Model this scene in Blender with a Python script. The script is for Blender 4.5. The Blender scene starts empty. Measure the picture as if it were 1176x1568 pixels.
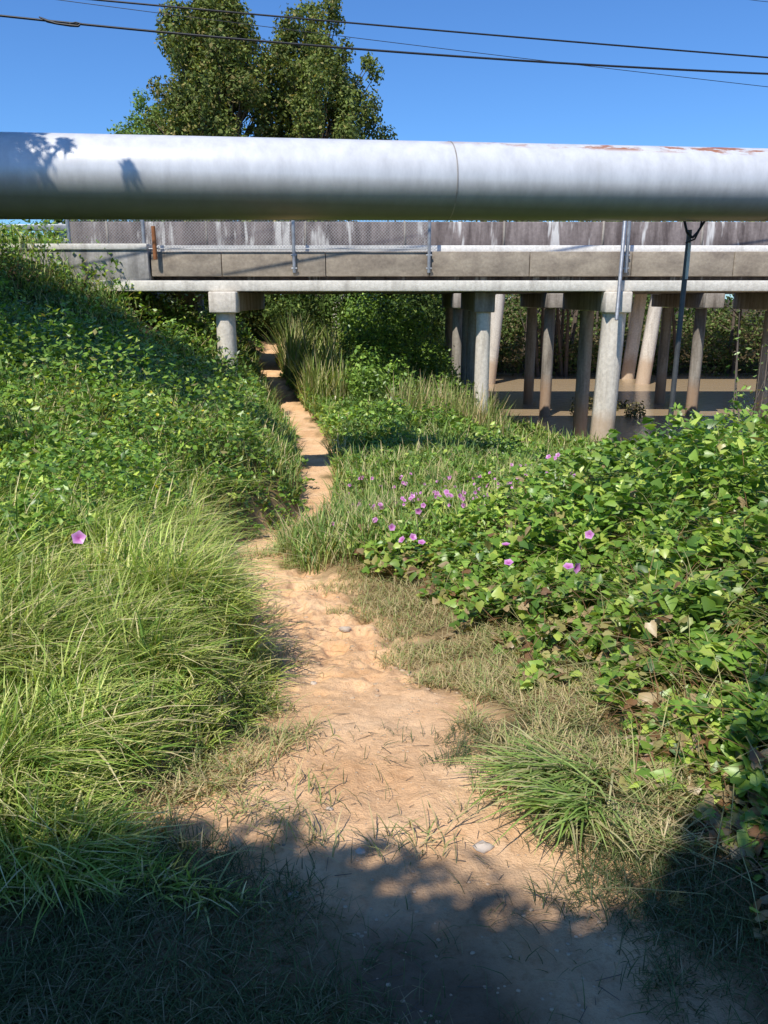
import bpy, math, numpy as np
from mathutils import Vector
rng=np.random.default_rng(7)
F=1219.0; P=math.radians(15); CZ=1.6
def W(u,v,d):
    xr=(u-588)/F; yu=(784-v)/F
    return (xr*d, d*(math.cos(P)+yu*math.sin(P)), CZ+d*(-math.sin(P)+yu*math.cos(P)))
def WY(u,v,y):
    yu=(784-v)/F
    return W(u,v,y/(math.cos(P)+yu*math.sin(P)))
# ---------- noise ----------
def hsh(i,j,s):
    n=np.sin(i*127.1+j*311.7+s*74.7)*43758.5453
    return n-np.floor(n)
def vn(x,y,s=0):
    i=np.floor(x);j=np.floor(y);fx=x-i;fy=y-j
    fx=fx*fx*(3-2*fx);fy=fy*fy*(3-2*fy)
    a=hsh(i,j,s);b=hsh(i+1,j,s);c=hsh(i,j+1,s);d=hsh(i+1,j+1,s)
    return (a*(1-fx)+b*fx)*(1-fy)+(c*(1-fx)+d*fx)*fy
def fbm(x,y,s=0,o=4):
    r=0;a=.5
    for k in range(o):
        r=r+a*vn(x*2**k,y*2**k,s+k*3.1);a*=.5
    return r/(1-.5**o)
def ss(a,b,x):
    t=np.clip((x-a)/(b-a),0,1);return t*t*(3-2*t)
# ---------- path and terrain ----------
PY=[0,1.2,1.75,1.95,2.15,2.4,2.95,3.9,5.1,5.6,6.2,7.5,8.3,9.5,11.9,15.5,19,25,30.5,45]
XL=[.2,.12,.0,-.5,-.95,-.78,-.56,-.62,-1.0,-1.15,-1.28,-1.65,-1.45,-1.05,-1.22,-1.7,-2.4,-3.7,-4.8,-6]
XR=[.85,.78,.66,.68,.56,.46,.4,.2,-.16,-.28,-.5,-1.2,-1.1,-.7,-.82,-1.2,-1.85,-3.1,-4.1,-5]
def edges(y): return np.interp(y,PY,XL),np.interp(y,PY,XR)
def ground(x,y,detail=True):
    x=np.asarray(x,float);y=np.asarray(y,float)
    xl,xr=edges(y)
    z=np.interp(y,[-50,0,2.2,3.0,4.3,6.2,7.5,9.5,14,20,25,32,60,120],[.1,0,0,-.15,-.46,-.7,-.85,-1.07,-1.15,-1.17,-1.0,-.7,0,0])
    L=np.clip(xl-x,0,None);R=np.clip(x-xr,0,None)
    s=np.interp(y,[0,1.8,3,8,17,20,32,40,60],[.0,.04,.10,.31,.36,.66,.62,.2,0])
    b=np.interp(y,[1.9,2.6,4,8,12,20],[0,.14,.36,.36,.14,.05])
    z=z+b*ss(0,.26,L)+L*s
    top=2.62
    z=np.where(z>top-.4, top-.4+.4*np.tanh((z-top+.4)/.4), z)
    br=np.interp(y,[1.9,3,8,12],[0,.06,.1,0])
    z=z+br*ss(0,.5,R)+ np.interp(y,[0,2,4,9,13],[0,.02,.08,.02,0])*np.clip(R,0,4)
    z=z-.95*ss(1.5,6.0,R)*ss(10,14.5,y)*(1-ss(36,42,y))
    xs=np.interp(y,[10,15,18,22,26,30,50],[16,11,8,5.6,3.6,3.0,2.5])
    m=ss(-2.2,2.0,x-xs)*ss(10,16,y)*(1-ss(42,48,y))
    z=z*(1-m)+(-3.2)*m
    if detail:
        off=ss(0,.3,L+R)
        z=z+(fbm(x*1.3,y*1.3,5)-.5)*.12*(.35+off*ss(2,4,y))+(fbm(x*7,y*5,9,3)-.5)*.034
        z=z+(fbm(x*30,y*24,19,2)-.5)*.011
        er=ss(3.2,4,y)*(1-ss(7,8,y))*(1-ss(.0,.4,L+R))
        z=z+er*(np.abs(fbm(x*5+y,y*3.5-x,29)-.5)*-.24+.03)
    return z
def noisexy(x,y): return fbm(x*.9,y*.9,31)
# ---------- mesh helpers ----------
def mk(name,V,Fc,mat,col=None,smooth=False,parent=None):
    V=np.asarray(V,np.float32);Fc=np.asarray(Fc,np.int32)
    k=Fc.shape[1];me=bpy.data.meshes.new(name)
    me.vertices.add(len(V));me.vertices.foreach_set('co',V.ravel())
    me.loops.add(Fc.size);me.loops.foreach_set('vertex_index',Fc.ravel())
    me.polygons.add(len(Fc));me.polygons.foreach_set('loop_start',np.arange(0,Fc.size,k,dtype=np.int32))
    me.polygons.foreach_set('loop_total',np.full(len(Fc),k,np.int32))
    if smooth: me.polygons.foreach_set('use_smooth',np.ones(len(Fc),bool))
    me.update(calc_edges=True)
    if col is not None:
        a=me.color_attributes.new('Col','FLOAT_COLOR','POINT')
        c=np.ones((len(V),4),np.float32);c[:,:3]=col;a.data.foreach_set('color',c.ravel())
    me.materials.append(mat)
    ob=bpy.data.objects.new(name,me);bpy.context.collection.objects.link(ob)
    if parent: ob.parent=parent
    return ob
def empty(name):
    o=bpy.data.objects.new(name,None);bpy.context.collection.objects.link(o);return o
def box(name,x0,x1,y0,y1,z0,z1,mat,parent=None,bev=.015):
    V=[(x,y,z) for x in(x0,x1) for y in(y0,y1) for z in(z0,z1)]
    Q=[(0,1,3,2),(4,6,7,5),(0,4,5,1),(2,3,7,6),(0,2,6,4),(1,5,7,3)]
    o=mk(name,V,Q,mat,parent=parent)
    if bev:
        m=o.modifiers.new('b','BEVEL');m.width=bev;m.segments=2
    return o
def tube_arr(p0,p1,r0,r1,n=8):
    p0=np.array(p0,float);p1=np.array(p1,float);d=p1-p0;d/=np.linalg.norm(d)
    a=np.cross(d,[0,0,1.0]) if abs(d[2])<.9 else np.cross(d,[1.0,0,0]);a/=np.linalg.norm(a);b=np.cross(d,a)
    t=np.arange(n)/n*2*np.pi+np.pi/n
    ring=np.cos(t)[:,None]*a+np.sin(t)[:,None]*b
    V=np.vstack([p0+ring*r0,p1+ring*r1])
    Q=[(i,(i+1)%n,n+(i+1)%n,n+i) for i in range(n)]
    return V,np.array(Q)
class Acc:
    def __init__(s): s.V=[];s.Q=[];s.n=0
    def add(s,V,Q): s.V.append(V);s.Q.append(np.asarray(Q)+s.n);s.n+=len(V)
    def tube(s,*a,**k): s.add(*tube_arr(*a,**k))
    def poly(s,pts,rs,n=8):
        for i in range(len(pts)-1): s.tube(pts[i],pts[i+1],rs[i],rs[i+1],n=n)
    def make(s,name,mat,parent=None,smooth=False): return mk(name,np.vstack(s.V),np.vstack(s.Q),mat,parent=parent,smooth=smooth)
# ---------- materials ----------
def newmat(name):
    m=bpy.data.materials.new(name);m.use_nodes=True;nt=m.node_tree
    return m,nt,nt.nodes['Principled BSDF'],nt.nodes['Material Output']
def foliage_mat(name,trans=.3,rough=.55,spec=.25):
    m,nt,b,out=newmat(name)
    at=nt.nodes.new('ShaderNodeAttribute');at.attribute_name='Col'
    nt.links.new(at.outputs['Color'],b.inputs['Base Color'])
    b.inputs['Roughness'].default_value=rough;b.inputs['Specular IOR Level'].default_value=spec
    tr=nt.nodes.new('ShaderNodeBsdfTranslucent')
    mul=nt.nodes.new('ShaderNodeMixRGB');mul.blend_type='MULTIPLY';mul.inputs[0].default_value=1;mul.inputs[2].default_value=(1.3,1.25,.5,1)
    nt.links.new(at.outputs['Color'],mul.inputs[1]);nt.links.new(mul.outputs[0],tr.inputs['Color'])
    mx=nt.nodes.new('ShaderNodeMixShader');mx.inputs[0].default_value=trans
    nt.links.new(b.outputs[0],mx.inputs[1]);nt.links.new(tr.outputs[0],mx.inputs[2]);nt.links.new(mx.outputs[0],out.inputs['Surface'])
    return m
def ramp(nt,stops):
    r=nt.nodes.new('ShaderNodeValToRGB');e=r.color_ramp.elements
    while len(e)<len(stops): e.new(.5)
    for i,(p,c) in enumerate(stops): e[i].position=p;e[i].color=(*c,1) if len(c)==3 else c
    return r
def noise(nt,scale,detail=6,vec=None,rough=.6):
    n=nt.nodes.new('ShaderNodeTexNoise');n.inputs['Scale'].default_value=scale;n.inputs['Detail'].default_value=detail;n.inputs['Roughness'].default_value=rough
    if vec is not None: nt.links.new(vec,n.inputs['Vector'])
    return n
def concrete(name,light,dark,stain=.5,lower=None,patch=None,streak=(3.0,3.0,.5),soft=.1):
    m,nt,b,out=newmat(name)
    g=nt.nodes.new('ShaderNodeNewGeometry');mp=nt.nodes.new('ShaderNodeMapping');mp.inputs['Scale'].default_value=streak
    nt.links.new(g.outputs['Position'],mp.inputs['Vector'])
    n1=noise(nt,1.0,8,mp.outputs[0],.65)
    r=ramp(nt,[(max(0,stain-soft-.03),dark),(stain+soft,light)]);nt.links.new(n1.outputs['Fac'],r.inputs[0])
    n2=noise(nt,14,5,g.outputs['Position']);r2=ramp(nt,[(.25,(.7,.68,.65)),(.7,(1.1,1.08,1.05))]);nt.links.new(n2.outputs['Fac'],r2.inputs[0])
    mu=nt.nodes.new('ShaderNodeMixRGB');mu.blend_type='MULTIPLY';mu.inputs[0].default_value=.8
    nt.links.new(r.outputs[0],mu.inputs[1]);nt.links.new(r2.outputs[0],mu.inputs[2]);c=mu.outputs[0]
    if lower:
        sx=nt.nodes.new('ShaderNodeSeparateXYZ');nt.links.new(g.outputs['Position'],sx.inputs[0])
        ad=nt.nodes.new('ShaderNodeMath');ad.operation='ADD';n3=noise(nt,1.5,4,g.outputs['Position']);
        ms=nt.nodes.new('ShaderNodeMath');ms.operation='MULTIPLY';ms.inputs[1].default_value=1.2;nt.links.new(n3.outputs['Fac'],ms.inputs[0])
        nt.links.new(sx.outputs['Z'],ad.inputs[0]);nt.links.new(ms.outputs[0],ad.inputs[1])
        mr=nt.nodes.new('ShaderNodeMapRange');mr.inputs[1].default_value=lower[0];mr.inputs[2].default_value=lower[0]+.5;mr.inputs[3].default_value=.7;mr.inputs[4].default_value=0
        nt.links.new(ad.outputs[0],mr.inputs[0])
        mm=nt.nodes.new('ShaderNodeMixRGB');nt.links.new(mr.outputs[0],mm.inputs[0]);nt.links.new(c,mm.inputs[1]);mm.inputs[2].default_value=(*lower[1],1);c=mm.outputs[0]
    if patch:
        mp2=nt.nodes.new('ShaderNodeMapping');mp2.inputs['Scale'].default_value=(1.5,1.0,.22);nt.links.new(g.outputs['Position'],mp2.inputs['Vector'])
        n4=noise(nt,1.3,4,mp2.outputs[0],.75);r4=ramp(nt,[(.55,(0,0,0)),(.62,(1,1,1))]);nt.links.new(n4.outputs['Fac'],r4.inputs[0])
        mm=nt.nodes.new('ShaderNodeMixRGB');nt.links.new(r4.outputs[0],mm.inputs[0]);nt.links.new(c,mm.inputs[1]);mm.inputs[2].default_value=(*patch,1);c=mm.outputs[0]
    nt.links.new(c,b.inputs['Base Color']);b.inputs['Roughness'].default_value=.9
    bp=nt.nodes.new('ShaderNodeBump');bp.inputs['Strength'].default_value=.4;bp.inputs['Distance'].default_value=.02
    nt.links.new(n2.outputs['Fac'],bp.inputs['Height']);nt.links.new(bp.outputs[0],b.inputs['Normal'])
    return m
def simple(name,c,rough=.6,metal=0,var=.3):
    m,nt,b,out=newmat(name)
    g=nt.nodes.new('ShaderNodeNewGeometry');n=noise(nt,9,6,g.outputs['Position'])
    r=ramp(nt,[(.3,tuple(k*(1-var) for k in c)),(.7,tuple(k*(1+var*.5) for k in c))]);nt.links.new(n.outputs['Fac'],r.inputs[0])
    nt.links.new(r.outputs[0],b.inputs['Base Color']);b.inputs['Roughness'].default_value=rough;b.inputs['Metallic'].default_value=metal
    return m
M_leaf=foliage_mat('leaf_mat',.3,.38,.5);M_grass=foliage_mat('grass_mat',.3,.5,.3);M_tree=foliage_mat('tree_leaf_mat',.25,.6,.2)
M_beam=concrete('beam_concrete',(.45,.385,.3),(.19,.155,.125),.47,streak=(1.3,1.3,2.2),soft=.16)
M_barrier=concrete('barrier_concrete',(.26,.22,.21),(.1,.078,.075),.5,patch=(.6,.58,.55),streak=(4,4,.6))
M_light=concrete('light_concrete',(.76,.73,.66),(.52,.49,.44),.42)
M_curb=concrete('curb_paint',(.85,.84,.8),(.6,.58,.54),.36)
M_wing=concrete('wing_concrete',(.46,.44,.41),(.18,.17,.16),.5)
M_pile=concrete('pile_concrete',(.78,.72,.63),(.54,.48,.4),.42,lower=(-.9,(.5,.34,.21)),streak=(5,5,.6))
M_pile_shaded=concrete('shaded_pile_concrete',(.4,.365,.32),(.19,.165,.14),.5,lower=(-.9,(.42,.26,.15)),streak=(5,5,.6))  # darker copy of the pile concrete, under-deck shade in its colour; also barrier joints
M_steel=simple('galvanised_steel',(.42,.43,.44),.45,.5)
M_darksteel=simple('dark_steel',(.1,.1,.1),.5,.3)
M_rust=simple('rusty_metal',(.32,.12,.04),.8)
M_wire=simple('cable_rubber',(.015,.015,.017),.5)
M_bark=simple('bark',(.13,.1,.075),.9)
M_rock=simple('rock',(.52,.38,.25),.95,0,.4)
def ground_mat():
    m,nt,b,out=newmat('ground_soil')
    at=nt.nodes.new('ShaderNodeAttribute');at.attribute_name='Col'
    g=nt.nodes.new('ShaderNodeNewGeometry')
    n1=noise(nt,2.2,8,g.outputs['Position']);n2=noise(nt,30,6,g.outputs['Position'],.7);n3=noise(nt,120,3,g.outputs['Position'])
    r=ramp(nt,[(.3,(.78,.65,.52)),(.7,(1.1,1.1,1.1))]);nt.links.new(n1.outputs['Fac'],r.inputs[0])
    r2=ramp(nt,[(.3,(.62,.54,.46)),(.5,(1,1,1)),(.8,(1.12,1.12,1.1))]);nt.links.new(n2.outputs['Fac'],r2.inputs[0])
    a=nt.nodes.new('ShaderNodeMixRGB');a.blend_type='MULTIPLY';a.inputs[0].default_value=.8;nt.links.new(at.outputs['Color'],a.inputs[1]);nt.links.new(r.outputs[0],a.inputs[2])
    c=nt.nodes.new('ShaderNodeMixRGB');c.blend_type='MULTIPLY';c.inputs[0].default_value=.6;nt.links.new(a.outputs[0],c.inputs[1]);nt.links.new(r2.outputs[0],c.inputs[2])
    nt.links.new(c.outputs[0],b.inputs['Base Color']);b.inputs['Roughness'].default_value=.95;b.inputs['Specular IOR Level'].default_value=.1
    ad=nt.nodes.new('ShaderNodeMath');ad.operation='ADD';nt.links.new(n2.outputs['Fac'],ad.inputs[0])
    mq=nt.nodes.new('ShaderNodeMath');mq.operation='MULTIPLY';mq.inputs[1].default_value=.3;nt.links.new(n3.outputs['Fac'],mq.inputs[0]);nt.links.new(mq.outputs[0],ad.inputs[1])
    bp=nt.nodes.new('ShaderNodeBump');bp.inputs['Strength'].default_value=.7;bp.inputs['Distance'].default_value=.02
    nt.links.new(ad.outputs[0],bp.inputs['Height']);nt.links.new(bp.outputs[0],b.inputs['Normal'])
    return m
def axis(core,step,lim,growth):
    a=[core[0]];
    while a[-1]<core[1]: a.append(a[-1]+step)
    st=step
    while a[-1]<lim[1]: st*=growth;a.append(a[-1]+st)
    st=step;l=[core[0]]
    while l[-1]>lim[0]: st*=growth;l.append(l[-1]-st)
    return np.array(l[:0:-1]+a)
gx=axis((-2.2,1.8),.014,(-900,900),1.035);gy=axis((1.1,6),.016,(-900,1500),1.022)
X,Y=np.meshgrid(gx,gy);Z=ground(X,Y)
xl,xr=edges(Y);ed=(fbm(X*5,Y*5,3)-.5)*.5*np.clip(Y/4,.6,1.4)+(fbm(X*1.5,Y*1.5,13)-.5)*.35
dist=np.maximum(xl-X,X-xr)+ed
dirt=1-ss(-.06,.25,dist)
dirt=np.maximum(dirt,(1-ss(2.4,2.9,Y))*.55*ss(.35,.6,fbm(X*3,Y*3,44)))
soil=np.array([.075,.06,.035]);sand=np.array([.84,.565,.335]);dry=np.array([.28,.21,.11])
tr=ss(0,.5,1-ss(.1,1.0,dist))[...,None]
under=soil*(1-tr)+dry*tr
nearg=((1-ss(1.5,2.1,Y+(fbm(X*3,Y*3,88)-.5)*.6))*.92*(1-.4*ss(.25,.5,X)*(1-ss(.8,.95,X))))[...,None]  # foreground shadow deepened by darkening the near sand colour
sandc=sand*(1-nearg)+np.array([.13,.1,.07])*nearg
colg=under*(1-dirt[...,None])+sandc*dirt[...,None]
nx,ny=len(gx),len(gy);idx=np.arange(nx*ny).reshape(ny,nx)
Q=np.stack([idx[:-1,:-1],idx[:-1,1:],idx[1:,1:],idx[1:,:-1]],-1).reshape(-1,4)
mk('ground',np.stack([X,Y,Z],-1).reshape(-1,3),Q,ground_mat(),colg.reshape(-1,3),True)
# water
m,nt,b,out=newmat('muddy_water');b.inputs['Base Color'].default_value=(.42,.31,.19,1);b.inputs['Roughness'].default_value=.2;b.inputs['Specular IOR Level'].default_value=.4
g=nt.nodes.new('ShaderNodeNewGeometry');n=noise(nt,3,4,g.outputs['Position']);bp=nt.nodes.new('ShaderNodeBump');bp.inputs['Strength'].default_value=.2;bp.inputs['Distance'].default_value=.1
nt.links.new(n.outputs['Fac'],bp.inputs['Height']);nt.links.new(bp.outputs[0],b.inputs['Normal'])
mk('river_water',[(-2,12,-2.35),(80,12,-2.35),(80,54,-2.35),(-2,54,-2.35)],[(0,1,2,3)],m)
# ---------- leaves / grass builders ----------
lobed=np.array([(0,.38,.0),(0,0,.02),(.3,-.14,-.06),(.52,.12,-.12),(.36,.46,-.1),(0,1,-.14),(-.36,.46,-.1),(-.52,.12,-.12),(-.3,-.14,-.06)],float)
lobedF=np.array([(0,1,2),(0,2,3),(0,3,4),(0,4,5),(0,5,6),(0,6,7),(0,7,8),(0,8,1)])
diam=np.array([(0,0,0),(.28,.4,-.08),(0,1,-.06),(-.28,.4,-.08)],float);diamF=np.array([(0,1,2),(0,2,3)])
def frames(N,upb=1.0,base=None,sp=.7):
    n=rng.normal(size=(N,3))*sp
    if base is None: n[:,2]=np.abs(n[:,2])+upb
    else: n=n+base
    n/=np.linalg.norm(n,axis=1)[:,None]
    t=rng.normal(size=(N,3));t-=n*(t*n).sum(1)[:,None];t/=np.linalg.norm(t,axis=1)[:,None]
    return n,t,np.cross(t,n)
def leaves(name,pos,size,col,mat,tmpl='diam',upb=1.0,base=None,make=True,parent=None):
    T,FF=(diam,diamF) if tmpl=='diam' else (lobed,lobedF)
    N=len(pos);n,t,b=frames(N,upb,base)
    s=size[:,None,None]
    wv=rng.uniform(.7,1.15,N)[:,None,None]
    V=pos[:,None,:]+s*(T[None,:,0:1]*b[:,None,:]*wv+(T[None,:,1:2]-.3)*t[:,None,:]+T[None,:,2:3]*n[:,None,:]*(wv*2.2-1.1))
    k=len(T);Fc=(FF[None]+np.arange(N)[:,None,None]*k).reshape(-1,3)
    C=np.repeat(col,k,0)
    return mk(name,V.reshape(-1,3),Fc,mat,C,parent=parent)
def blades(name,pos,length,width,lean,col,mat,az=None,droop=.45,parent=None):
    N=len(pos)
    if az is None: az=rng.uniform(0,2*np.pi,N)
    d=np.stack([np.cos(az),np.sin(az),0*az],-1);sd=np.stack([-np.sin(az),np.cos(az),0*az],-1)
    rows=[]
    for s,w in((0,.8),(.4,1.0),(.75,.7),(1.0,.12)):
        h=length*(s-droop*lean*s*s);o=length*lean*s**1.6
        c=pos+d*o[:,None];c=c.copy();c[:,2]+=h
        rows+= [c-sd*(width*w/2)[:,None],c+sd*(width*w/2)[:,None]]
    V=np.stack(rows,1);q=np.array([(0,1,3,2),(2,3,5,4),(4,5,7,6)])
    Fc=(q[None]+np.arange(N)[:,None,None]*8).reshape(-1,4)
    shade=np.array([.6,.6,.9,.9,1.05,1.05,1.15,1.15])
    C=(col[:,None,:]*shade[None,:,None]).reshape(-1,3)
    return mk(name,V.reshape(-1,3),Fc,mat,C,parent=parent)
def pal(N,cols,wts,var=.25,mixn=None):
    cols=np.array(cols);i=rng.choice(len(cols),N,p=np.array(wts)/sum(wts))
    c=cols[i]*(1+rng.uniform(-var,var,(N,1)))
    if mixn is not None: c=c*(.75+.5*mixn[:,None])
    return c
def scat(n,y0,y1,k=.56,m=.8):
    y=y0*(y1/y0)**rng.random(n);x=rng.uniform(-1,1,n)*(k*y+m);return x,y
def put(x,y,h): return np.stack([x,y,ground(x,y,False)+h],-1)
GREENS=[(.16,.29,.04),(.25,.39,.06),(.10,.2,.035),(.43,.53,.1),(.3,.26,.1)]
def jit(x,y,a=.3): return (fbm(x*3,y*3,77)-.5)*a*2
def MR(x,y):
    xl,xr=edges(y);r=np.clip(x-xr-.1,0,None)
    m1=.34*r;m2=.033*(r+.3)**2+.1
    t=ss(6.0,8.5,y);m=m1*(1-t)+m2*t
    t2=ss(9,12.5,y);m=m*(1-t2)+.3*t2
    m=np.minimum(m,.9)
    return m*(.1+1.7*fbm(x*2.3,y*2.3,12,3))
def ML(x,y):
    xl,xr=edges(y);r=np.clip(xl-x,0,None)
    return (.12+.55*ss(0,1,r)*ss(3.5,7,y))*(.1+1.8*fbm(x*1.7,y*1.7,15,3))
# right vines
x,y=scat(235000,1.6,13,.53,.5);xl,xr=edges(y)
r=x-xr;lim=np.interp(y,[1.6,2.3,3.0,3.9,5,6,7,8,9,13],[.3,.32,.46,.5,.5,.3,.3,.5,.1,.05])+jit(x,y,.45)
k=(r>lim)&(rng.random(len(x))<np.clip((r-lim)*2.5,0,1));x=x[k];y=y[k];r=r[k]-lim[k]
t=rng.random(len(x))**.5
hole=fbm(x*4.5,y*4.5,83,3)<.42;t=np.where(hole,t*.55,t)
nearh=1-ss(2.2,3.2,y);H=(MR(x,y)*(1-nearh)+nearh*.5*ss(0,.6,r))+.1*(fbm(x*7,y*7,17,2)-.5)
pos=put(x,y,np.maximum(H,.05)*t+.02)
size=rng.uniform(.03,.09,len(x))*np.interp(y,[1.6,2.5,5,13],[.6,.8,1,1.4])
k2=rng.random(len(x))<np.interp(y,[2,6,13],[.75,.8,.5]);
col=pal(len(x),GREENS,[5,5,3,2.8,.1],.3,noisexy(x,y))
dryf=((fbm(x*1.2,y*1.2,91)>.55)&(t<.55)&(rng.random(len(x))<.3))|((r<.3)&(rng.random(len(x))<.3))|(rng.random(len(x))<.012);col[dryf]=pal(dryf.sum(),[(.42,.31,.16),(.4,.36,.13),(.24,.13,.06)],[1,1,.5])
leaves('vine_leaves',pos[k2],size[k2],col[k2],M_leaf,'lobed',.6)
sk_=rng.choice(len(pos),8000);blades('vine_stems',pos[sk_]-[0,0,.06],rng.uniform(.08,.34,8000),np.full(8000,.004),rng.uniform(.4,2,8000),pal(8000,[(.3,.17,.08),(.45,.42,.18)],[1,1]),M_grass)
def weeds(name,n,y0,y1,side,sz,cols,w):
    x,y=scat(n,y0,y1,.55,.6);xl,xr=edges(y)
    if side<0:
        lim=jit(x,y,.3);k=((xl-x)>lim)&((xl-x)>np.interp(y,[3,4.5,6,8],[1.3,1.0,.5,.0])+jit(x+9,y,.5));H=ML
    else:
        k=((x-xr)>jit(x,y,.25)+np.interp(y,[6,7.5,8.5,9,30],[.6,1.0,.8,.05,.1]));H=MR
    x=x[k];y=y[k];xl,xr=edges(y)
    extra=ss(.5,.72,fbm(x*.45,y*.45,63))*np.interp(y,[8,14,20,30],[.15,.4,.6,.8])
    if side>0: extra=extra*(1-.85*ss(2.5,5.5,x-xr))
    else: extra=extra*(1-.7*(1-ss(0,1.2,xl-x)))
    h=H(x,y)+extra
    tt=rng.random(len(x))**.45;tt=np.where(fbm(x*2.6,y*2.6,84,3)<.4,tt*.5,tt)
    pos=put(x,y,h*tt+.02);kk=pos[:,2]>-2.4
    size=rng.uniform(.5,1.4,len(x))*np.interp(y,[3,6,10,20,45],sz)
    mixn=fbm(x*1.1,y*1.1,21)*1.6-.25
    col=pal(len(x),cols,w,.3,mixn)
    leaves(name,pos[kk],size[kk],col[kk],M_leaf,'diam',.6)
weeds('weed_leaves',190000,3.2,36,-1,[.045,.06,.085,.13,.22],GREENS,[5,5,5,2.5,.5])
weeds('weed_leaves',210000,6.3,36,1,[.04,.05,.075,.13,.22],GREENS,[5,6,3,3,.6])
# long grass left bank
x,y=scat(150000,1.8,9.5,.54,.5);xl,xr=edges(y);d=xl-x
k=(d>jit(x,y,.25)-.02)&(rng.random(len(x))<np.interp(y,[1.8,4.5,7,9.5],[1,1,.5,.3])*ss(.22,.52,fbm(x*5,y*5,52)+.06));k&=~((y<2.0)&(d<.2))
x=x[k];y=y[k];d=d[k]
clump=fbm(x*4,y*4,55)
ln=rng.uniform(.14,.44,len(x))*(.05+1.8*clump)*np.interp(d,[0,.15,.5],[.4,.8,1.05])*np.interp(y,[1.8,2.3,4,8],[.4,.75,1.05,1.2])
az=rng.normal(-.5,1.3,len(x))+(fbm(x*4,y*4,66)-.5)*9
col=pal(len(x),[(.24,.35,.06),(.42,.5,.12),(.15,.26,.05),(.64,.56,.3),(.54,.55,.2)],[4,4.5,2.5,2.3,2.8],.3,fbm(x*2.5,y*2.5,8)*1.3-.1)
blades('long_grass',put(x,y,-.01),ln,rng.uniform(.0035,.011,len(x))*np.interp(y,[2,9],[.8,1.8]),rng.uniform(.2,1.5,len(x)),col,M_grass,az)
# short foreground turf
x,y=scat(110000,1.1,3.0,.54,.5);xl,xr=edges(y);d=np.maximum(xl-x,x-xr)
pn=fbm(x*3,y*3,44)
k=(rng.random(len(x))<np.clip(ss(-.25,.25,d+(.5-pn)*.9)*1.1,0.02,1)*np.interp(pn,[.35,.65],[1,.45]))
x=x[k];y=y[k]
col=pal(len(x),[(.10,.14,.045),(.14,.15,.07),(.28,.23,.13),(.06,.1,.03)],[4,3,2,3],.3)
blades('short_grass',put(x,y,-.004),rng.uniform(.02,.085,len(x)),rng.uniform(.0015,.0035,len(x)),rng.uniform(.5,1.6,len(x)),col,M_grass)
# dry grass beside path
x,y=scat(130000,2.0,9.2,.5,.4);xl,xr=edges(y);r=x-xr
wid=np.interp(y,[2,3,5,6.5,7.5,8.6,9.2],[.4,.75,.8,.5,1.05,.9,.3])
k=(r>jit(x,y,.35)-.02)&(r<wid+jit(x,y,.4))&(fbm(x*4,y*4,23)>.4)|((rng.random(len(x))<.08)&(x>xl)&(x<xr)&(fbm(x*3,y*3,70)>.62))|((r<0)&(xl-x<.12)&(xl-x>-.28)&(rng.random(len(x))<.35)&(fbm(x*4,y*4,71)>.5))
x=x[k];y=y[k];g=ss(6,8,y)
c1=pal(len(x),[(.55,.44,.24),(.42,.39,.17),(.27,.34,.11)],[3,2,2],.25);c2=pal(len(x),[(.3,.42,.12),(.46,.47,.21)],[1,1],.25)
blades('dry_path_grass',put(x,y,-.005),rng.uniform(.03,.13,len(x))*(1+g*.8),rng.uniform(.003,.006,len(x))*(1+g),rng.uniform(.4,1.4,len(x)),c1*(1-g[:,None])+c2*g[:,None],M_grass)
# broad bladed clump
cx=rng.normal(0,1,(9,2))*[.075,.15]+[.6,2.36];i=rng.integers(0,9,420)
px=cx[i,0]+rng.normal(0,.04,420);py=cx[i,1]+rng.normal(0,.04,420)
blades('broad_grass_clump',put(px,py,0),rng.uniform(.1,.24,420),rng.uniform(.006,.011,420),rng.uniform(.7,1.6,420),pal(420,[(.24,.36,.08),(.34,.43,.13),(.5,.46,.23)],[4,3,1.6],.25),M_grass,az=rng.normal(-2.5,.7,420))
# mid/far grass
x,y=scat(90000,6.5,34,.55,.5);xl,xr=edges(y);k=((x>xr+.05)|(x<xl-.05))&(fbm(x*.8,y*.8,101)>np.where(x>xr,.47,.4))&(ground(x,y,False)>-2.2);x=x[k];y=y[k]
H=np.where(x>xr[k],MR(x,y),ML(x,y))
col=pal(len(x),[(.2,.32,.07),(.42,.45,.15),(.55,.46,.25),(.13,.23,.05)],[4,3,2.2,3],.25,fbm(x*.5,y*.5,8)*1.1)
blades('tall_grass',put(x,y,H*.35),rng.uniform(.15,.5,len(x))*np.interp(y,[7,34],[.9,1.6]),rng.uniform(.008,.014,len(x))*np.interp(y,[7,34],[1,3]),rng.uniform(.2,.9,len(x)),col,M_grass)
def reeds(name,xr_,yr_,n,L,cols,w=.03,lean=(.1,.5)):
    x=rng.uniform(*xr_,n);y=rng.uniform(*yr_,n);k=(fbm(x*1.5,y*1.5,14)>.42)&(x>edges(y)[1]+.1)&(ground(x,y,False)>-2.3);x=x[k];y=y[k];n=len(x)
    blades(name,put(x,y,0),rng.uniform(.5,1,n)*L*(.4+1.1*fbm(x*1.3,y*1.3,4)),rng.uniform(.6,1.2,n)*w,rng.uniform(*lean,n),pal(n,cols,[1]*len(cols),.3),M_grass)
RC=[(.36,.42,.13),(.58,.52,.27),(.24,.34,.08)]
reeds('reeds',(-2.2,-.9),(20.2,22.2),900,1.9,RC,.035)
reeds('reeds',(-4.0,-1.2),(24.4,28.5),2900,2.3,RC,.04)
reeds('dry_reeds',(.2,2.6),(16.5,19.5),1300,1.4,[(.55,.42,.23),(.38,.38,.14),(.24,.32,.08)],.022)
reeds('dry_reeds',(3.0,7.0),(17,19),500,.55,[(.55,.42,.23),(.3,.38,.12)],.02)
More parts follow.
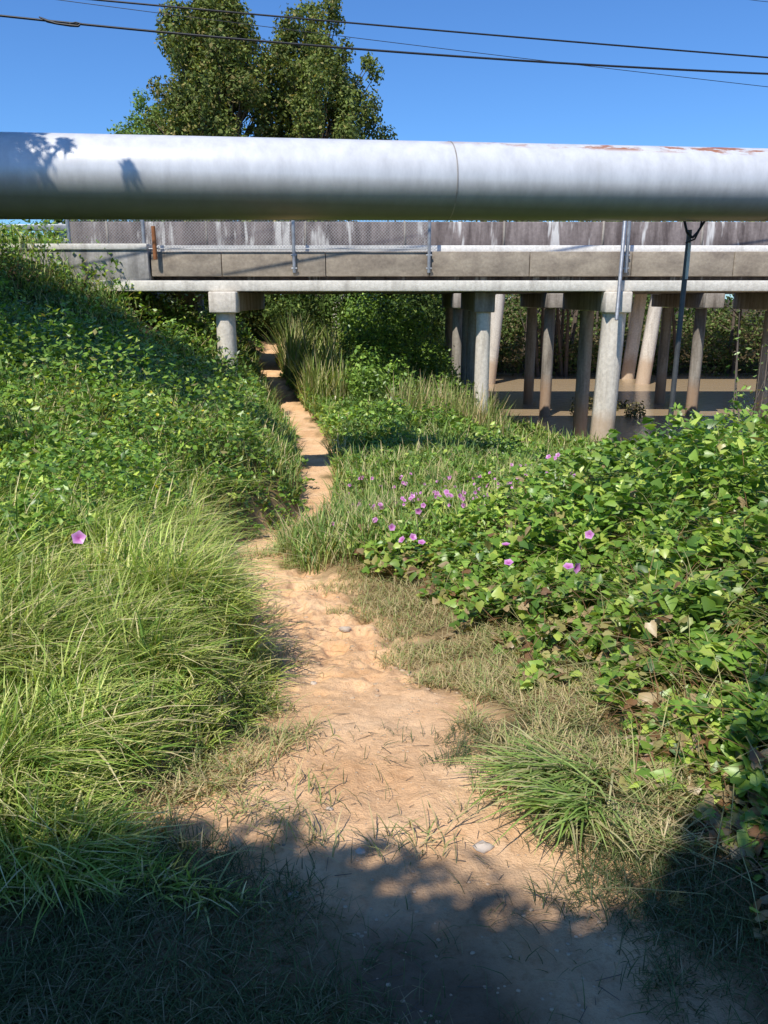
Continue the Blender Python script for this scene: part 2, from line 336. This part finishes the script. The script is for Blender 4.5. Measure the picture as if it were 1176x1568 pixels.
reeds('tall_weeds',(-1.0,3.2),(20.4,24),2000,1.5,[(.1,.18,.045),(.17,.27,.06),(.3,.28,.13)],.045)
reeds('tall_weeds',(3.4,8),(20.6,23),500,.5,[(.13,.15,.05),(.2,.2,.08),(.28,.22,.12)],.035,(.2,1.0))
def clumps(name,cs,rad,nl,size,cols,w,mat=M_tree,parent=None,zs=1.0,tmpl='diam',inner=.4):
    P0=[];S=[];B=[];Mx=[]
    for c,r in zip(cs,rad):
        n=int(nl*(r/np.mean(rad))**2)
        d=rng.normal(size=(n,3));d/=np.linalg.norm(d,axis=1)[:,None]
        lump=1+.35*(fbm(d[:,0]*2+c[0],d[:,1]*2+d[:,2]*1.7+c[1],int(abs(c[2]*7))%50)-.5)*2
        rr=r*(inner+(1-inner)*rng.random(n)**.5)*lump
        P0.append(np.array(c)+d*rr[:,None]*[1,1,zs]);S.append(rng.uniform(.6,1.3,n)*size);B.append(d*.8+[0,0,.35]);Mx.append(np.full(n,rng.random()))
    Pp=np.vstack(P0);S=np.concatenate(S);B=np.vstack(B);Mx=np.concatenate(Mx)
    return leaves(name,Pp,S,pal(len(Pp),cols,w,.3,Mx),mat,tmpl,base=B,parent=parent)
BG=[(.08,.14,.03),(.13,.2,.045),(.06,.1,.025),(.25,.31,.08)]
cs=[];ra=[]
for i in range(95):
    yy=rng.uniform(32.8,45);xx=rng.uniform(-.27*yy-1,.1*yy);
    if -7.0<xx<-4.2 and yy<37: continue
    r=rng.uniform(.7,1.4);cs.append((xx,yy,float(ground(xx,yy,False))+rng.uniform(.3,3.0)));ra.append(r)
clumps('bush_mass',cs,ra,800,.17,BG,[4,3,3,1.5])
cs=[];ra=[]
for i in range(60):
    xx=rng.uniform(-1.2,1.9);yy=rng.uniform(24.4,29.5);cs.append((xx,yy,float(ground(xx,yy,False))+rng.uniform(.1,2.4 if xx<1.4 else 1.5)));ra.append(rng.uniform(.35,.75))
for i in range(18):
    xx=rng.uniform(-.6,1.9);yy=rng.uniform(19.4,21.5);cs.append((xx,yy,float(ground(xx,yy,False))+rng.uniform(.1,1.0)));ra.append(rng.uniform(.3,.55))
clumps('climbing_vine_bush',cs,ra,450,.12,[(.17,.3,.05),(.3,.44,.08),(.1,.17,.035)],[3,3,2],M_leaf,zs=1.3)
cs=[];ra=[]
for i in range(54):
    xx=rng.uniform(-.9,6.2);yy=rng.uniform(13.5,19.2);cs.append((xx,yy,float(ground(xx,yy,False))+rng.uniform(0,.35)*(1 if xx<3 else .2)));ra.append(rng.uniform(.25,.6)*(1 if xx<3 else .55))
clumps('low_bushes',cs,ra,420,.085,[(.12,.22,.045),(.2,.32,.06),(.09,.16,.035)],[3,3,2],M_leaf,zs=.9)
cs=[];ra=[]
for i in range(150):
    yy=rng.uniform(49,62);xx=rng.uniform(-20,40);r=rng.uniform(1.2,2.4);cs.append((xx,yy,-1+rng.uniform(0,1)**.8*7.5));ra.append(r)
clumps('distant_trees',cs,ra,650,.32,BG,[4,2,4,1])
A=Acc()
for i in range(60):
    xx=rng.uniform(2,36);yy=rng.uniform(42,49);l=rng.uniform(-.8,.8)
    A.poly([(xx,yy,-2.4),(xx+l*.5,yy,.3),(xx+l,yy+.3,3)],[.12,.08,.04],6)
    for q in range(3):
        z=rng.uniform(-1.5,1.2);A.tube((xx+l*.3,yy,z),(xx+l*.3+rng.uniform(-1.3,1.3),yy+rng.uniform(-.5,.5),z+rng.uniform(.2,1.2)),.03,.01,n=5)
A.make('distant_tree_trunks',M_bark)
cs=[];ra=[]
for i in range(190):
    yy=rng.uniform(42,49);cs.append((rng.uniform(1,34),yy,-1.9+rng.uniform(0,1)**1.2*(yy-40)*.4));ra.append(rng.uniform(.5,1.2))
clumps('bank_brush',cs,ra,260,.2,[(.16,.13,.06),(.14,.19,.05),(.28,.23,.13),(.09,.14,.035)],[2,3,1,3.2])
cs=[];ra=[]
for i in range(10):
    xx=rng.uniform(6.5,9);yy=rng.uniform(27,31);cs.append((xx,yy,rng.uniform(-2.4,-2.1)));ra.append(rng.uniform(.2,.45))
clumps('bank_brush',cs,ra,160,.12,[(.13,.13,.05),(.22,.18,.1)],[2,1])
cs=[];ra=[]
for i in range(75):
    xx=rng.uniform(-10.5,-3.6);yy=rng.uniform(12.5,19.2)
    cs.append((xx,yy,float(ground(xx,yy,False))+.1));ra.append(rng.uniform(.3,.65))
clumps('slope_shrubs',cs,ra,480,.09,[(.09,.16,.035),(.13,.22,.045),(.2,.3,.07)],[3,3,1],M_leaf)
# ---------- trees ----------
def tree(name,base,H,prof,ncl,nleaf,lsize,cols,w,crad=(.5,1.0),r0=.35,lean=(0,0),zs=1.25,seed=1,z0f=.25):
    root=empty(name);R=np.random.default_rng(seed)
    b=np.array(base,float);A=Acc();top=b+np.array([lean[0],lean[1],H*.93])
    pts=[b+(top-b)*t+R.normal(0,.012*H,3)*(0<t<1)*[1,1,0] for t in np.linspace(0,1,7)];A.poly(pts,[r0*(1-.88*t) for t in np.linspace(0,1,7)],9)
    cs=[];ra=[]
    for i in range(ncl):
        t=z0f+(1-z0f)*(R.random()**.75);pr=prof(t);a=R.uniform(0,2*np.pi);q=pr*R.random()**.5
        q=q*(.85+.3*math.sin(a*3+t*9))
        c=b+np.array([lean[0]*t+math.cos(a)*q,lean[1]*t+math.sin(a)*q,H*t]);rr=R.uniform(*crad)*(.5+.5*min(1,pr/max(prof(.5),.1)))
        cs.append(tuple(c));ra.append(rr)
        t0=max(.1,t-R.uniform(.1,.22));s=b+(top-b)*t0
        mid=(s+c)/2+[0,0,-.15]
        A.poly([s,mid,c],[r0*.22*(1.1-t0),r0*.13,.015],5)
    A.make('trunk_and_limbs',M_bark,root,True)
    clumps('crown_leaves',cs,ra,nleaf,lsize,cols,w,M_tree,root,zs,inner=.1)
    return root
TC=[(.16,.21,.045),(.23,.27,.07),(.11,.14,.035),(.34,.28,.1)]
def cone(mx,pk=.6,pw=1.9,mn=.22): return lambda t: mx*(min(1,.45+.55*(t/pk)) if t<pk else max(mn,(1-((t-pk)/(1-pk))**pw)))
bx,by,_=W(350,400,44);tree('cottonwood_tree',(bx,by,-.5),17.5,cone(4.3,.64,2.9,.34),225,260,.22,TC,[4,3,3,1.6],(.4,1.05),.4,seed=3)
bx,by,_=W(492,400,46);tree('cottonwood_tree',(bx,by,-.5),17.3,cone(4.2,.6,2.8,.3),200,260,.22,TC,[4,3,3,1],(.4,1.0),.38,seed=8)
bx,by,_=W(245,400,50);tree('cottonwood_tree',(bx,by,-.5),13.6,cone(4.2,.6,2.5,.3),90,280,.23,[(.14,.24,.06),(.2,.29,.08)],[1,1],(.5,1.0),.3,seed=12)
# shade trees outside the view
EL=math.radians(55);AZ=math.radians(26)
S=Vector((-math.sin(AZ)*math.cos(EL),-math.cos(AZ)*math.cos(EL),math.sin(EL)))
def up(p,dz):
    k=dz/S.z;return (p[0]+S.x*k,p[1]+S.y*k,p[2]+dz)
def shade_tree(name,base,targets,lsize=.11,dens=1500):
    root=empty(name);A=Acc();cs=[];ra=[]
    b=np.array(base,float)
    hub=b+[0,0,3.2];A.poly([b,b+[.08,0,1.6],hub],[.22,.18,.15],9)
    for (p,dz,r) in targets:
        c=np.array(up(p,dz));cs.append(tuple(c));ra.append(r);A.poly([hub,(hub+c)/2+[0,0,.25],c],[.1,.06,.02],6)
    A.make('trunk_and_limbs',M_bark,root,True)
    clumps('crown_leaves',cs,ra,dens,lsize,[(.09,.15,.035),(.12,.19,.045)],[1,1],M_tree,root,1.0,inner=.0)
G0=lambda x,y:(x,y,0)
shade_tree('shade_tree',(-3.0,-3.2,0),[(G0(-1.8,1.15),4.0,.72),(G0(-1.2,1.28),4.0,.7),(G0(-.65,1.42),4.0,.66),(G0(-.2,1.4),4.0,.55),(G0(.12,1.25),4.1,.55),(G0(.4,1.05),4.0,.58),(G0(.7,1.15),4.0,.55),(G0(.95,1.25),4.1,.55),(G0(1.25,1.45),4.1,.62),(G0(1.65,1.9),4.2,.6),(G0(1.95,2.4),4.2,.6),(G0(1.5,1.4),4.2,.7),(G0(.3,.6),4.3,.8),(G0(-.6,.3),4.2,.9),(G0(-.4,.9),4.5,.8),(G0(-1.2,.8),4.5,.8),(G0(.7,.7),4.4,.8),(G0(1.2,.9),4.4,.8),(G0(1.1,.2),4.2,.9),(G0(-1.8,.1),4.2,.9),(G0(2.2,.9),4.3,.9),(G0(-.2,-.5),4.5,.9),(G0(.5,-.3),4.5,.9)],.13,3400)
tg=[]
R2=np.random.default_rng(5)
for i in range(80):
    px=R2.uniform(-11,-3.7);py=R2.uniform(12.6,18.5);tg.append(((px,py,.8),R2.uniform(6,9),R2.uniform(.7,1.2)))
shade_tree('shade_tree',(-12,8.0,1.2),tg,.2,900)
pp=W(20,262,9.8)
tg=[((pp[0]+.02,pp[1],pp[2]),4.3,.62),((pp[0]-.2,pp[1],pp[2]-.2),4.6,.6),((pp[0]-.9,pp[1],pp[2]),4.5,.85),((pp[0]-1.8,pp[1],pp[2]-.3),4.5,.9),((pp[0]+.78,pp[1],pp[2]+.1),4.0,.12),((pp[0]+1.5,pp[1],pp[2]-.15),4.0,.1)]
shade_tree('shade_tree',(-8.2,5.2,.6),tg,.1,2200)
# ---------- bridge ----------
br=empty('concrete_bridge')
XE=26.0
js=[-5.6,-3.9,-1.4,1.1,3.5,5.95,8.4,10.9,13.4,15.9,18.4,20.9,23.4,XE]
for i in range(len(js)-1):
    o=.012*rng.normal();box('edge_beam_%d'%i,js[i]+.008,js[i+1]-.008,20.0+o,20.55,2.12+o*.3,2.69+o*.3,M_beam,br)
box('web',-7.2,XE,20.3,20.7,2.0,2.13,M_barrier,br,0)
box('girder_front',-7.0,XE,19.82,20.28,1.77,2.02,M_light,br,.02)
for k,yy in enumerate((22.3,24.1,27.6,29.6,31.5)): box('girder_%d'%k,-7.0,XE,yy,yy+.45,1.77,2.13,M_pile_shaded,br)
box('deck',-9.0,XE,20.56,24.6,2.135,2.66,M_wing,br)
box('rear_deck',-9.0,XE,26.6,32,2.135,2.66,M_wing,br)
box('curb',-5.6,XE,20.5,20.9,2.70,2.86,M_curb,br)
box('barrier',-8.0,XE,21.2,21.5,2.67,3.47,M_barrier,br,.03)
for i in range(14): box('barrier_joint_%d'%i,-7+i*2.5,-6.95+i*2.5,21.18,21.25,2.7,3.48,M_pile_shaded,br,.0)
box('rear_barrier',-14.0,XE,31.4,31.7,2.67,3.47,M_barrier,br,.03)
box('wing_wall',-9.6,-5.63,19.9,20.5,1.95,2.72,M_wing,br)
box('wing_wall_cap',-9.6,-5.63,19.86,20.54,2.723,2.86,M_light,br)
box('abutment',-8.6,-7.0,20.2,32,-.5,2.13,M_wing,br)
for i,(bx,pr,w) in enumerate(((-3.85,.25,.66),(2.5,.2,.5),(5.6,.3,.62),(10.7,.27,.62),(16.5,.27,.62))):
    y0=19.6 if i!=1 else 20.35
    box('pile_cap_face_%d'%i,bx-w/2,bx+w/2,y0,y0+.5,1.27,1.765,M_pile if i!=1 else M_pile_shaded,br,.03)
    box('pile_cap_%d'%i,bx-w/2+.04,bx+w/2-.04,y0+.503,24.6,1.3,1.765,M_pile_shaded,br,.03)
    if i: box('rear_pile_cap_%d'%i,bx-w/2,bx+w/2,26.6,32,1.3,1.765,M_pile_shaded,br,.03)
    A=Acc();Bk=Acc()
    for j,yy in enumerate((19.95,22.6,24.3,27.7,31)):
        zb=min(float(ground(bx,yy,False)),-1.2 if i else 0)-.8
        if j==0 and i==1: yy=20.6
        if (i==0 and j>0) or (i>1 and j==2): continue
        lean=-.14 if i==2 and j==0 else 0
        rr=pr if j==0 else .2
        V,Qd=tube_arr((bx+lean,yy,zb),(bx,yy,1.28),rr*1.0,rr*.95,8)
        (A if j==0 else Bk).add(V,Qd)
    A.make('front_pile_%d'%i,M_pile,br)
    if i: Bk.make('rear_piles_%d'%i,M_pile_shaded,br)
b2=empty('concrete_bridge')
box('deck',-12,40,38,42,2.2,2.9,M_wing,b2)
for i in range(6):
    A=Acc()
    for yy in (38.5,41): A.tube((-2+i*7.4-.5,yy,-3.5),(-2+i*7.4,yy,2.2),.35,.3);
    A.make('pile_pair_%d'%i,M_pile,b2)
# fence
fe=empty('chain_link_fence')
A=Acc();fx=[]
for u in (108,222,450,657,960): fx.append((u-588)/F*19.0)
for xx in fx:
    A.tube((xx,19.94,2.2),(xx,19.94,4.1),.042,.042)
    for zz in (2.3,2.6): A.tube((xx-.07,19.93,zz),(xx+.07,19.93,zz),.02,.02,n=6)
A.make('posts',M_steel,fe,True)
x0,x1,z0,z1=fx[0],fx[3],2.72,4.05
A=Acc();A.tube((x0,19.94,z1),(x1,19.94,z1),.022,.022);A.tube((x0,19.94,z0+.03),(x1,19.94,z0+.03),.012,.012);A.make('rails',M_steel,fe,True)
A=Acc();h=z1-z0;sp=.075;n=int((x1-x0+h)/sp)
for i in range(n):
    xa=x0-h+i*sp
    for sgn in(0,1):
        lo=max(0,(x0-xa)/h);hi=min(1,(x1-xa)/h)
        if hi<=lo: continue
        p=[(xa+h*t,z0+h*t if sgn==0 else z1-h*t) for t in(lo,hi)]
        A.tube((p[0][0],19.94+.003*sgn,p[0][1]),(p[1][0],19.94+.003*sgn,p[1][1]),.0042,.0042,n=3)
A.make('wire_mesh',M_steel,fe)
A=Acc();p0=WY(237,382,19.85);A.tube((p0[0],19.85,2.5),(p0[0],19.85,3.25),.05,.05);A.make('rusty_marker_post',M_rust)
gr=empty('guardrail')
for k,z in enumerate((3.0,3.35)): box('rail_%d'%k,-24,-8.2,22.4,22.48,z,z+.16,M_steel,gr)
for i in range(9): box('post_%d'%i,-23.5+i*1.85,-23.38+i*1.85,22.5,22.62,2.3,3.55,M_steel,gr)
# ---------- pipe ----------
m,nt,b,out=newmat('silver_pipe_paint')
g=nt.nodes.new('ShaderNodeNewGeometry');tc=nt.nodes.new('ShaderNodeTexCoord')
mpp=nt.nodes.new('ShaderNodeMapping');mpp.inputs['Scale'].default_value=(1,1,.35);nt.links.new(g.outputs['Position'],mpp.inputs['Vector'])
n=noise(nt,5,9,mpp.outputs[0],.65);r=ramp(nt,[(.3,(.58,.58,.58)),(.7,(.76,.76,.76))]);nt.links.new(n.outputs['Fac'],r.inputs[0])
mp=nt.nodes.new('ShaderNodeMapping');mp.inputs['Scale'].default_value=(1.2,1.2,7);nt.links.new(g.outputs['Position'],mp.inputs['Vector'])
n2=noise(nt,1.7,9,mp.outputs[0],.7);r2=ramp(nt,[(.5,(0,0,0)),(.58,(1,1,1))]);nt.links.new(n2.outputs['Fac'],r2.inputs[0])
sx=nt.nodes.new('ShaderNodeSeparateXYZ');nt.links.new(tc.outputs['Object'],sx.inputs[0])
mr=nt.nodes.new('ShaderNodeMapRange');mr.inputs[1].default_value=.41;mr.inputs[2].default_value=.46;nt.links.new(sx.outputs['Z'],mr.inputs[0])
mr2=nt.nodes.new('ShaderNodeMapRange');mr2.inputs[1].default_value=-.5;mr2.inputs[2].default_value=2.5;nt.links.new(sx.outputs['X'],mr2.inputs[0])
mu=nt.nodes.new('ShaderNodeMath');mu.operation='MULTIPLY';nt.links.new(mr.outputs[0],mu.inputs[0]);nt.links.new(r2.outputs[0],mu.inputs[1])
mu2=nt.nodes.new('ShaderNodeMath');mu2.operation='MULTIPLY';nt.links.new(mu.outputs[0],mu2.inputs[0]);nt.links.new(mr2.outputs[0],mu2.inputs[1])
mx=nt.nodes.new('ShaderNodeMixRGB');nt.links.new(mu2.outputs[0],mx.inputs[0]);nt.links.new(r.outputs[0],mx.inputs[1]);mx.inputs[2].default_value=(.42,.17,.08,1)
mg=nt.nodes.new('ShaderNodeMapRange');mg.inputs[1].default_value=-.36;mg.inputs[2].default_value=-.02;mg.inputs[3].default_value=.85;mg.inputs[4].default_value=0;nt.links.new(sx.outputs['Z'],mg.inputs[0])  # underside shade mixed into the pipe's base colour, darker towards the bottom
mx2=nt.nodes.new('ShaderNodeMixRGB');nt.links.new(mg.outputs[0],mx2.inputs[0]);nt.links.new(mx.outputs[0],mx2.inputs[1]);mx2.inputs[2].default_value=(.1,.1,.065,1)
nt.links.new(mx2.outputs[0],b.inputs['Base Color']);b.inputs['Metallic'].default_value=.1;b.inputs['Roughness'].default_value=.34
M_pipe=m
pa=np.array(W(0,270,9.9));pb=np.array(W(1176,284,11.9));dv=(pb-pa)/np.linalg.norm(pb-pa)
mid=(pa+pb)/2;rad=.503
pr=empty('steel_pipeline');pr.location=tuple(mid)
L0=-26;L1=26;n=64
zax=np.array([0,0,1.0]);sd=np.cross(dv,zax);sd/=np.linalg.norm(sd);upv=np.cross(sd,dv)
def pipe_part(name,a,b_,r,mat,segs=1):
    t=np.arange(n)/n*2*np.pi;ring=(np.cos(t)[:,None]*sd+np.sin(t)[:,None]*upv)*r
    V=np.vstack([dv*s+ring for s in np.linspace(a,b_,segs+1)])
    Qp=[(k*n+i,k*n+(i+1)%n,(k+1)*n+(i+1)%n,(k+1)*n+i) for k in range(segs) for i in range(n)]
    return mk(name,V,Qp,mat,smooth=True,parent=pr)
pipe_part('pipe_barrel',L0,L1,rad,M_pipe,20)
M_seam=simple('weld_seam',(.36,.33,.3),.6,.2)
def upos(u):
    best=min(np.linspace(-12,12,2401),key=lambda s:abs((mid+dv*s)[0]/(((mid+dv*s)[1])*math.cos(P)-(((mid+dv*s)[2]-CZ))*math.sin(P))*F+588-u));return best
for i,u in enumerate((685,1172)):
    s=upos(u);pipe_part('weld_seam_%d'%i,s-.009,s+.009,rad+.006,M_seam)
s=upos(893);pipe_part('weld_seam_faint',s-.005,s+.005,rad+.003,M_pipe)
for s in (-11,11.5,20):
    for q in (-.45,.45): pipe_part('strap',s+q-.04,s+q+.04,rad+.012,M_steel)
for i,s in enumerate((-11,11.5)):
    c=mid+dv*s-mid;zg=float(ground((mid+dv*s)[0],(mid+dv*s)[1],False))-.4
    box('pier_%d'%i,c[0]-.3,c[0]+.3,c[1]-.7,c[1]+.7,zg-mid[2],c[2]-.46,M_wing,pr,.03)
st=empty('steel_pole');A=Acc()
p=np.array(W(1056,352,12.6));q=np.array(W(1041,690,12.0));q[0]=p[0]-.04;q[1]=p[1];q[2]=-2.0
A.tube(q,p,.045,.04,n=12);A.make('post',M_darksteel,st,True)
A=Acc();A.tube((p[0],p[1]-.06,p[2]-.75),(p[0],p[1]-.06,p[2]-.2),.024,.024);A.tube((p[0]-.03,p[1]-.06,-1.2),(p[0]-.02,p[1]-.06,-.5),.02,.02);A.make('conduit',M_light,st,True)
A=Acc();hp=[W(u,v,12.4) for u,v in((1048,338),(1052,356),(1060,364),(1068,356),(1078,340),(1085,322))];A.poly(hp,[.02]*6,8)
hp=[W(u,v,12.4) for u,v in((1050,372),(1064,366),(1072,350),(1076,330))];A.poly(hp,[.014]*4,8);A.make('hooked_cable',M_wire,st,True)
A=Acc();q=W(957,338,18.6);A.tube(W(944,490,18.6),q,.045,.045);A.make('downpipe',M_steel,br,True)
def wire(name,pts,d0,d1,r,mat=M_wire):
    us=np.array([p[0] for p in pts]);vs=np.array([p[1] for p in pts]);c=np.polyfit(us,vs,2)
    A=Acc();U=np.linspace(-900,2300,60);pp=[W(u,np.polyval(c,u),d0+(d1-d0)*(u/1176)) for u in U];A.poly(pp,[r]*60,6);return A.make(name,mat,None,True)
wire('overhead_cable',[(150,0),(640,44),(1176,88)],15,17,.017)
wire('overhead_cable',[(0,24),(560,76),(1176,113)],15,17,.021)
wire('overhead_cable',[(0,-12),(560,60),(1176,133)],17,19,.007)
wire('overhead_cable',[(1120,-4),(1150,0),(1176,3)],25,25,.008)
A=Acc();A.poly([W(u,v,15.1) for u,v in((60,26),(72,32),(86,36),(108,39),(120,40),(124,36),(116,34),(106,36))],[.012,.03,.02,.024,.02,.012,.012,.01],8);A.make('cable_splice',M_wire,None,True)
# ---------- flowers ----------
def flowers(name,pos,fs,cc3,base):
    k=10;t=np.arange(k)/k*2*np.pi;rr=1+.12*np.cos(t*5)
    T=np.vstack([[0,0,-.35],np.stack([.45*np.cos(t),.45*np.sin(t),0*t-.05],-1),np.stack([rr*np.cos(t),rr*np.sin(t),0*t+.12],-1)])
    tri=[(0,1+i,1+(i+1)%k) for i in range(k)]+[(1+i,11+i,11+(i+1)%k) for i in range(k)]+[(1+i,11+(i+1)%k,1+(i+1)%k) for i in range(k)]
    N=len(pos);nn,tt,bb=frames(N,1,np.tile(base,(N,1))*1.5)
    V=pos[:,None]+fs[:,None,None]*(T[None,:,0:1]*tt[:,None]+T[None,:,1:2]*bb[:,None]+T[None,:,2:3]*nn[:,None])
    Fc=(np.array(tri)[None]+np.arange(N)[:,None,None]*21).reshape(-1,3)
    cc=np.tile(np.vstack([[cc3[0]],np.tile(cc3[1],(k,1)),np.tile(cc3[2],(k,1))]),(N,1))
    mk(name,V.reshape(-1,3),Fc,M_leaf,cc)
def onveg(u,v,dguess):
    for d in np.linspace(2,12,400):
        x,y,z=W(u,v,d);xl,xr=edges(y);h=MR(np.array([x]),np.array([y]))[0]+.04 if x>xr else max(.38,ML(np.array([x]),np.array([y]))[0]+.1)
        if z<ground(x,y,False)+h*1.1: return x,y,z
    return W(u,v,dguess)
fx=rng.uniform(-.5,2.0,150);fy=rng.uniform(7.0,10.8,150);fs=rng.uniform(.014,.03,150)
big=[onveg(u,v,5) for u,v in((866,877),(878,880),(898,828),(772,842),(776,870),(632,830),(615,834),(130,837),(645,838),(600,815),(640,790))]
pos=put(fx,fy,MR(fx,fy)*1.0+.09)
pos=np.vstack([pos,np.array(big)+[0,-.06,.06]]);fs=np.concatenate([fs,np.full(len(big),.03)])
flowers('pink_flowers',pos,fs,[(.35,.05,.25),(.65,.2,.55),(.8,.42,.75)],[-.1,-.8,.7])
fx=rng.uniform(-6,-1.6,80);fy=rng.uniform(5,13,80);k=fx<edges(fy)[0]-.4;fx=fx[k];fy=fy[k]
flowers('yellow_flowers',put(fx,fy,ML(fx,fy)+.08),rng.uniform(.012,.02,len(fx)),[(.5,.3,.02),(.8,.6,.03),(.85,.7,.05)],[0,-.4,1])
# ---------- rocks ----------
def rock_arr(c,s,seed):
    R=np.random.default_rng(seed);nu,nv=8,5;V=[]
    for j in range(nv+1):
        ph=math.pi*j/nv
        for i in range(nu):
            th=2*math.pi*i/nu;f=R.uniform(.7,1.15);V.append((c[0]+s*f*math.sin(ph)*math.cos(th)*1.2,c[1]+s*f*math.sin(ph)*math.sin(th),c[2]+s*.6*f*math.cos(ph)))
    Qr=[(j*nu+i,j*nu+(i+1)%nu,(j+1)*nu+(i+1)%nu,(j+1)*nu+i) for j in range(nv) for i in range(nu)]
    return np.array(V),Qr
A=Acc()
for i in range(750):
    yy=1.3*(9/1.3)**rng.random();a_,b_=edges(yy);xx=rng.uniform(a_-.1,b_+.1);s=rng.uniform(.0015,.005)*(1+.15*yy)*(2.0 if 3.5<yy<7 and rng.random()<.3 else 1)
    A.add(*rock_arr((xx,yy,float(ground(xx,yy))+s*.1),s,i))
A.make('pebbles',M_rock)
A=Acc()
for i,(u,v,s) in enumerate(((740,1300,.026),(552,1305,.015),(528,965,.035),(480,1048,.02),(450,1375,.02),(505,1240,.012),(360,838,.05),(392,1040,.035))):
    for d in np.linspace(1.5,9,600):
        x_,y_,z_=W(u,v,d)
        if z_<float(ground(x_,y_)): break
    A.add(*rock_arr((x_,y_,z_+s*.2),s,100+i))
A.make('stones',simple('pale_stone',(.6,.5,.4),.9))
A=Acc()
for i in range(150):
    yy=rng.uniform(1.2,3.2);xx=rng.uniform(-1,1.2);a=rng.uniform(0,6.28);l=rng.uniform(.02,.09);z=float(ground(xx,yy))+.004
    x2,y2=xx+math.cos(a)*l,yy+math.sin(a)*l
    A.tube((xx,yy,z),(x2,y2,float(ground(x2,y2))+.006),.0012,.0008,n=4)
A.make('twigs',M_bark)
# sapling
sp=empty('sapling');A=Acc();tips=[]
b0=np.array(W(1150,680,9.5));b0[2]=-.6
for i in range(5):
    e=np.array(W(rng.uniform(1120,1190),rng.uniform(440,560),9.5+rng.uniform(-.4,.4)));m_=(b0+e)/2+rng.normal(0,.08,3);A.poly([b0,m_,e],[.012,.009,.004],5)
    for t in np.linspace(.35,1,22):
        q=b0*(1-t)+e*t+rng.normal(0,.07,3);tips.append(q)
A.make('stems',M_bark,sp);tips=np.array(tips);leaves('leaves',tips,rng.uniform(.04,.08,len(tips)),pal(len(tips),[(.26,.38,.09),(.36,.26,.1)],[3,1]),M_leaf,'diam',.6,parent=sp)
# ---------- world, sun, camera ----------
w=bpy.data.worlds.new('World');bpy.context.scene.world=w;w.use_nodes=True;nt=w.node_tree
sk=nt.nodes.new('ShaderNodeTexSky');sk.sky_type='NISHITA';sk.sun_disc=False;sk.sun_elevation=EL;sk.sun_rotation=math.radians(180)+AZ;sk.air_density=1.0;sk.dust_density=.2;sk.ozone_density=2.5
tn=nt.nodes.new('ShaderNodeMixRGB');tn.blend_type='MULTIPLY';tn.inputs[0].default_value=1;tn.inputs[2].default_value=(.68,1.14,1.72,1)
nt.links.new(sk.outputs[0],tn.inputs[1]);nt.links.new(tn.outputs[0],nt.nodes['Background'].inputs[0]);nt.nodes['Background'].inputs[1].default_value=.093
l=bpy.data.lights.new('sun','SUN');l.energy=5;l.angle=math.radians(.5);l.color=(1,.95,.86);lo=bpy.data.objects.new('sun',l);bpy.context.collection.objects.link(lo)
lo.rotation_euler=S.to_track_quat('Z','Y').to_euler()
cam=bpy.data.cameras.new('camera');co=bpy.data.objects.new('camera',cam);bpy.context.collection.objects.link(co)
cam.sensor_fit='VERTICAL';cam.angle=2*math.atan(784/F);cam.clip_end=4000;cam.clip_start=.05
co.location=(0,0,CZ);co.rotation_euler=(math.radians(75),0,0)
sc=bpy.context.scene;sc.camera=co
sc.view_settings.view_transform='Standard';sc.view_settings.look='None';sc.view_settings.exposure=0
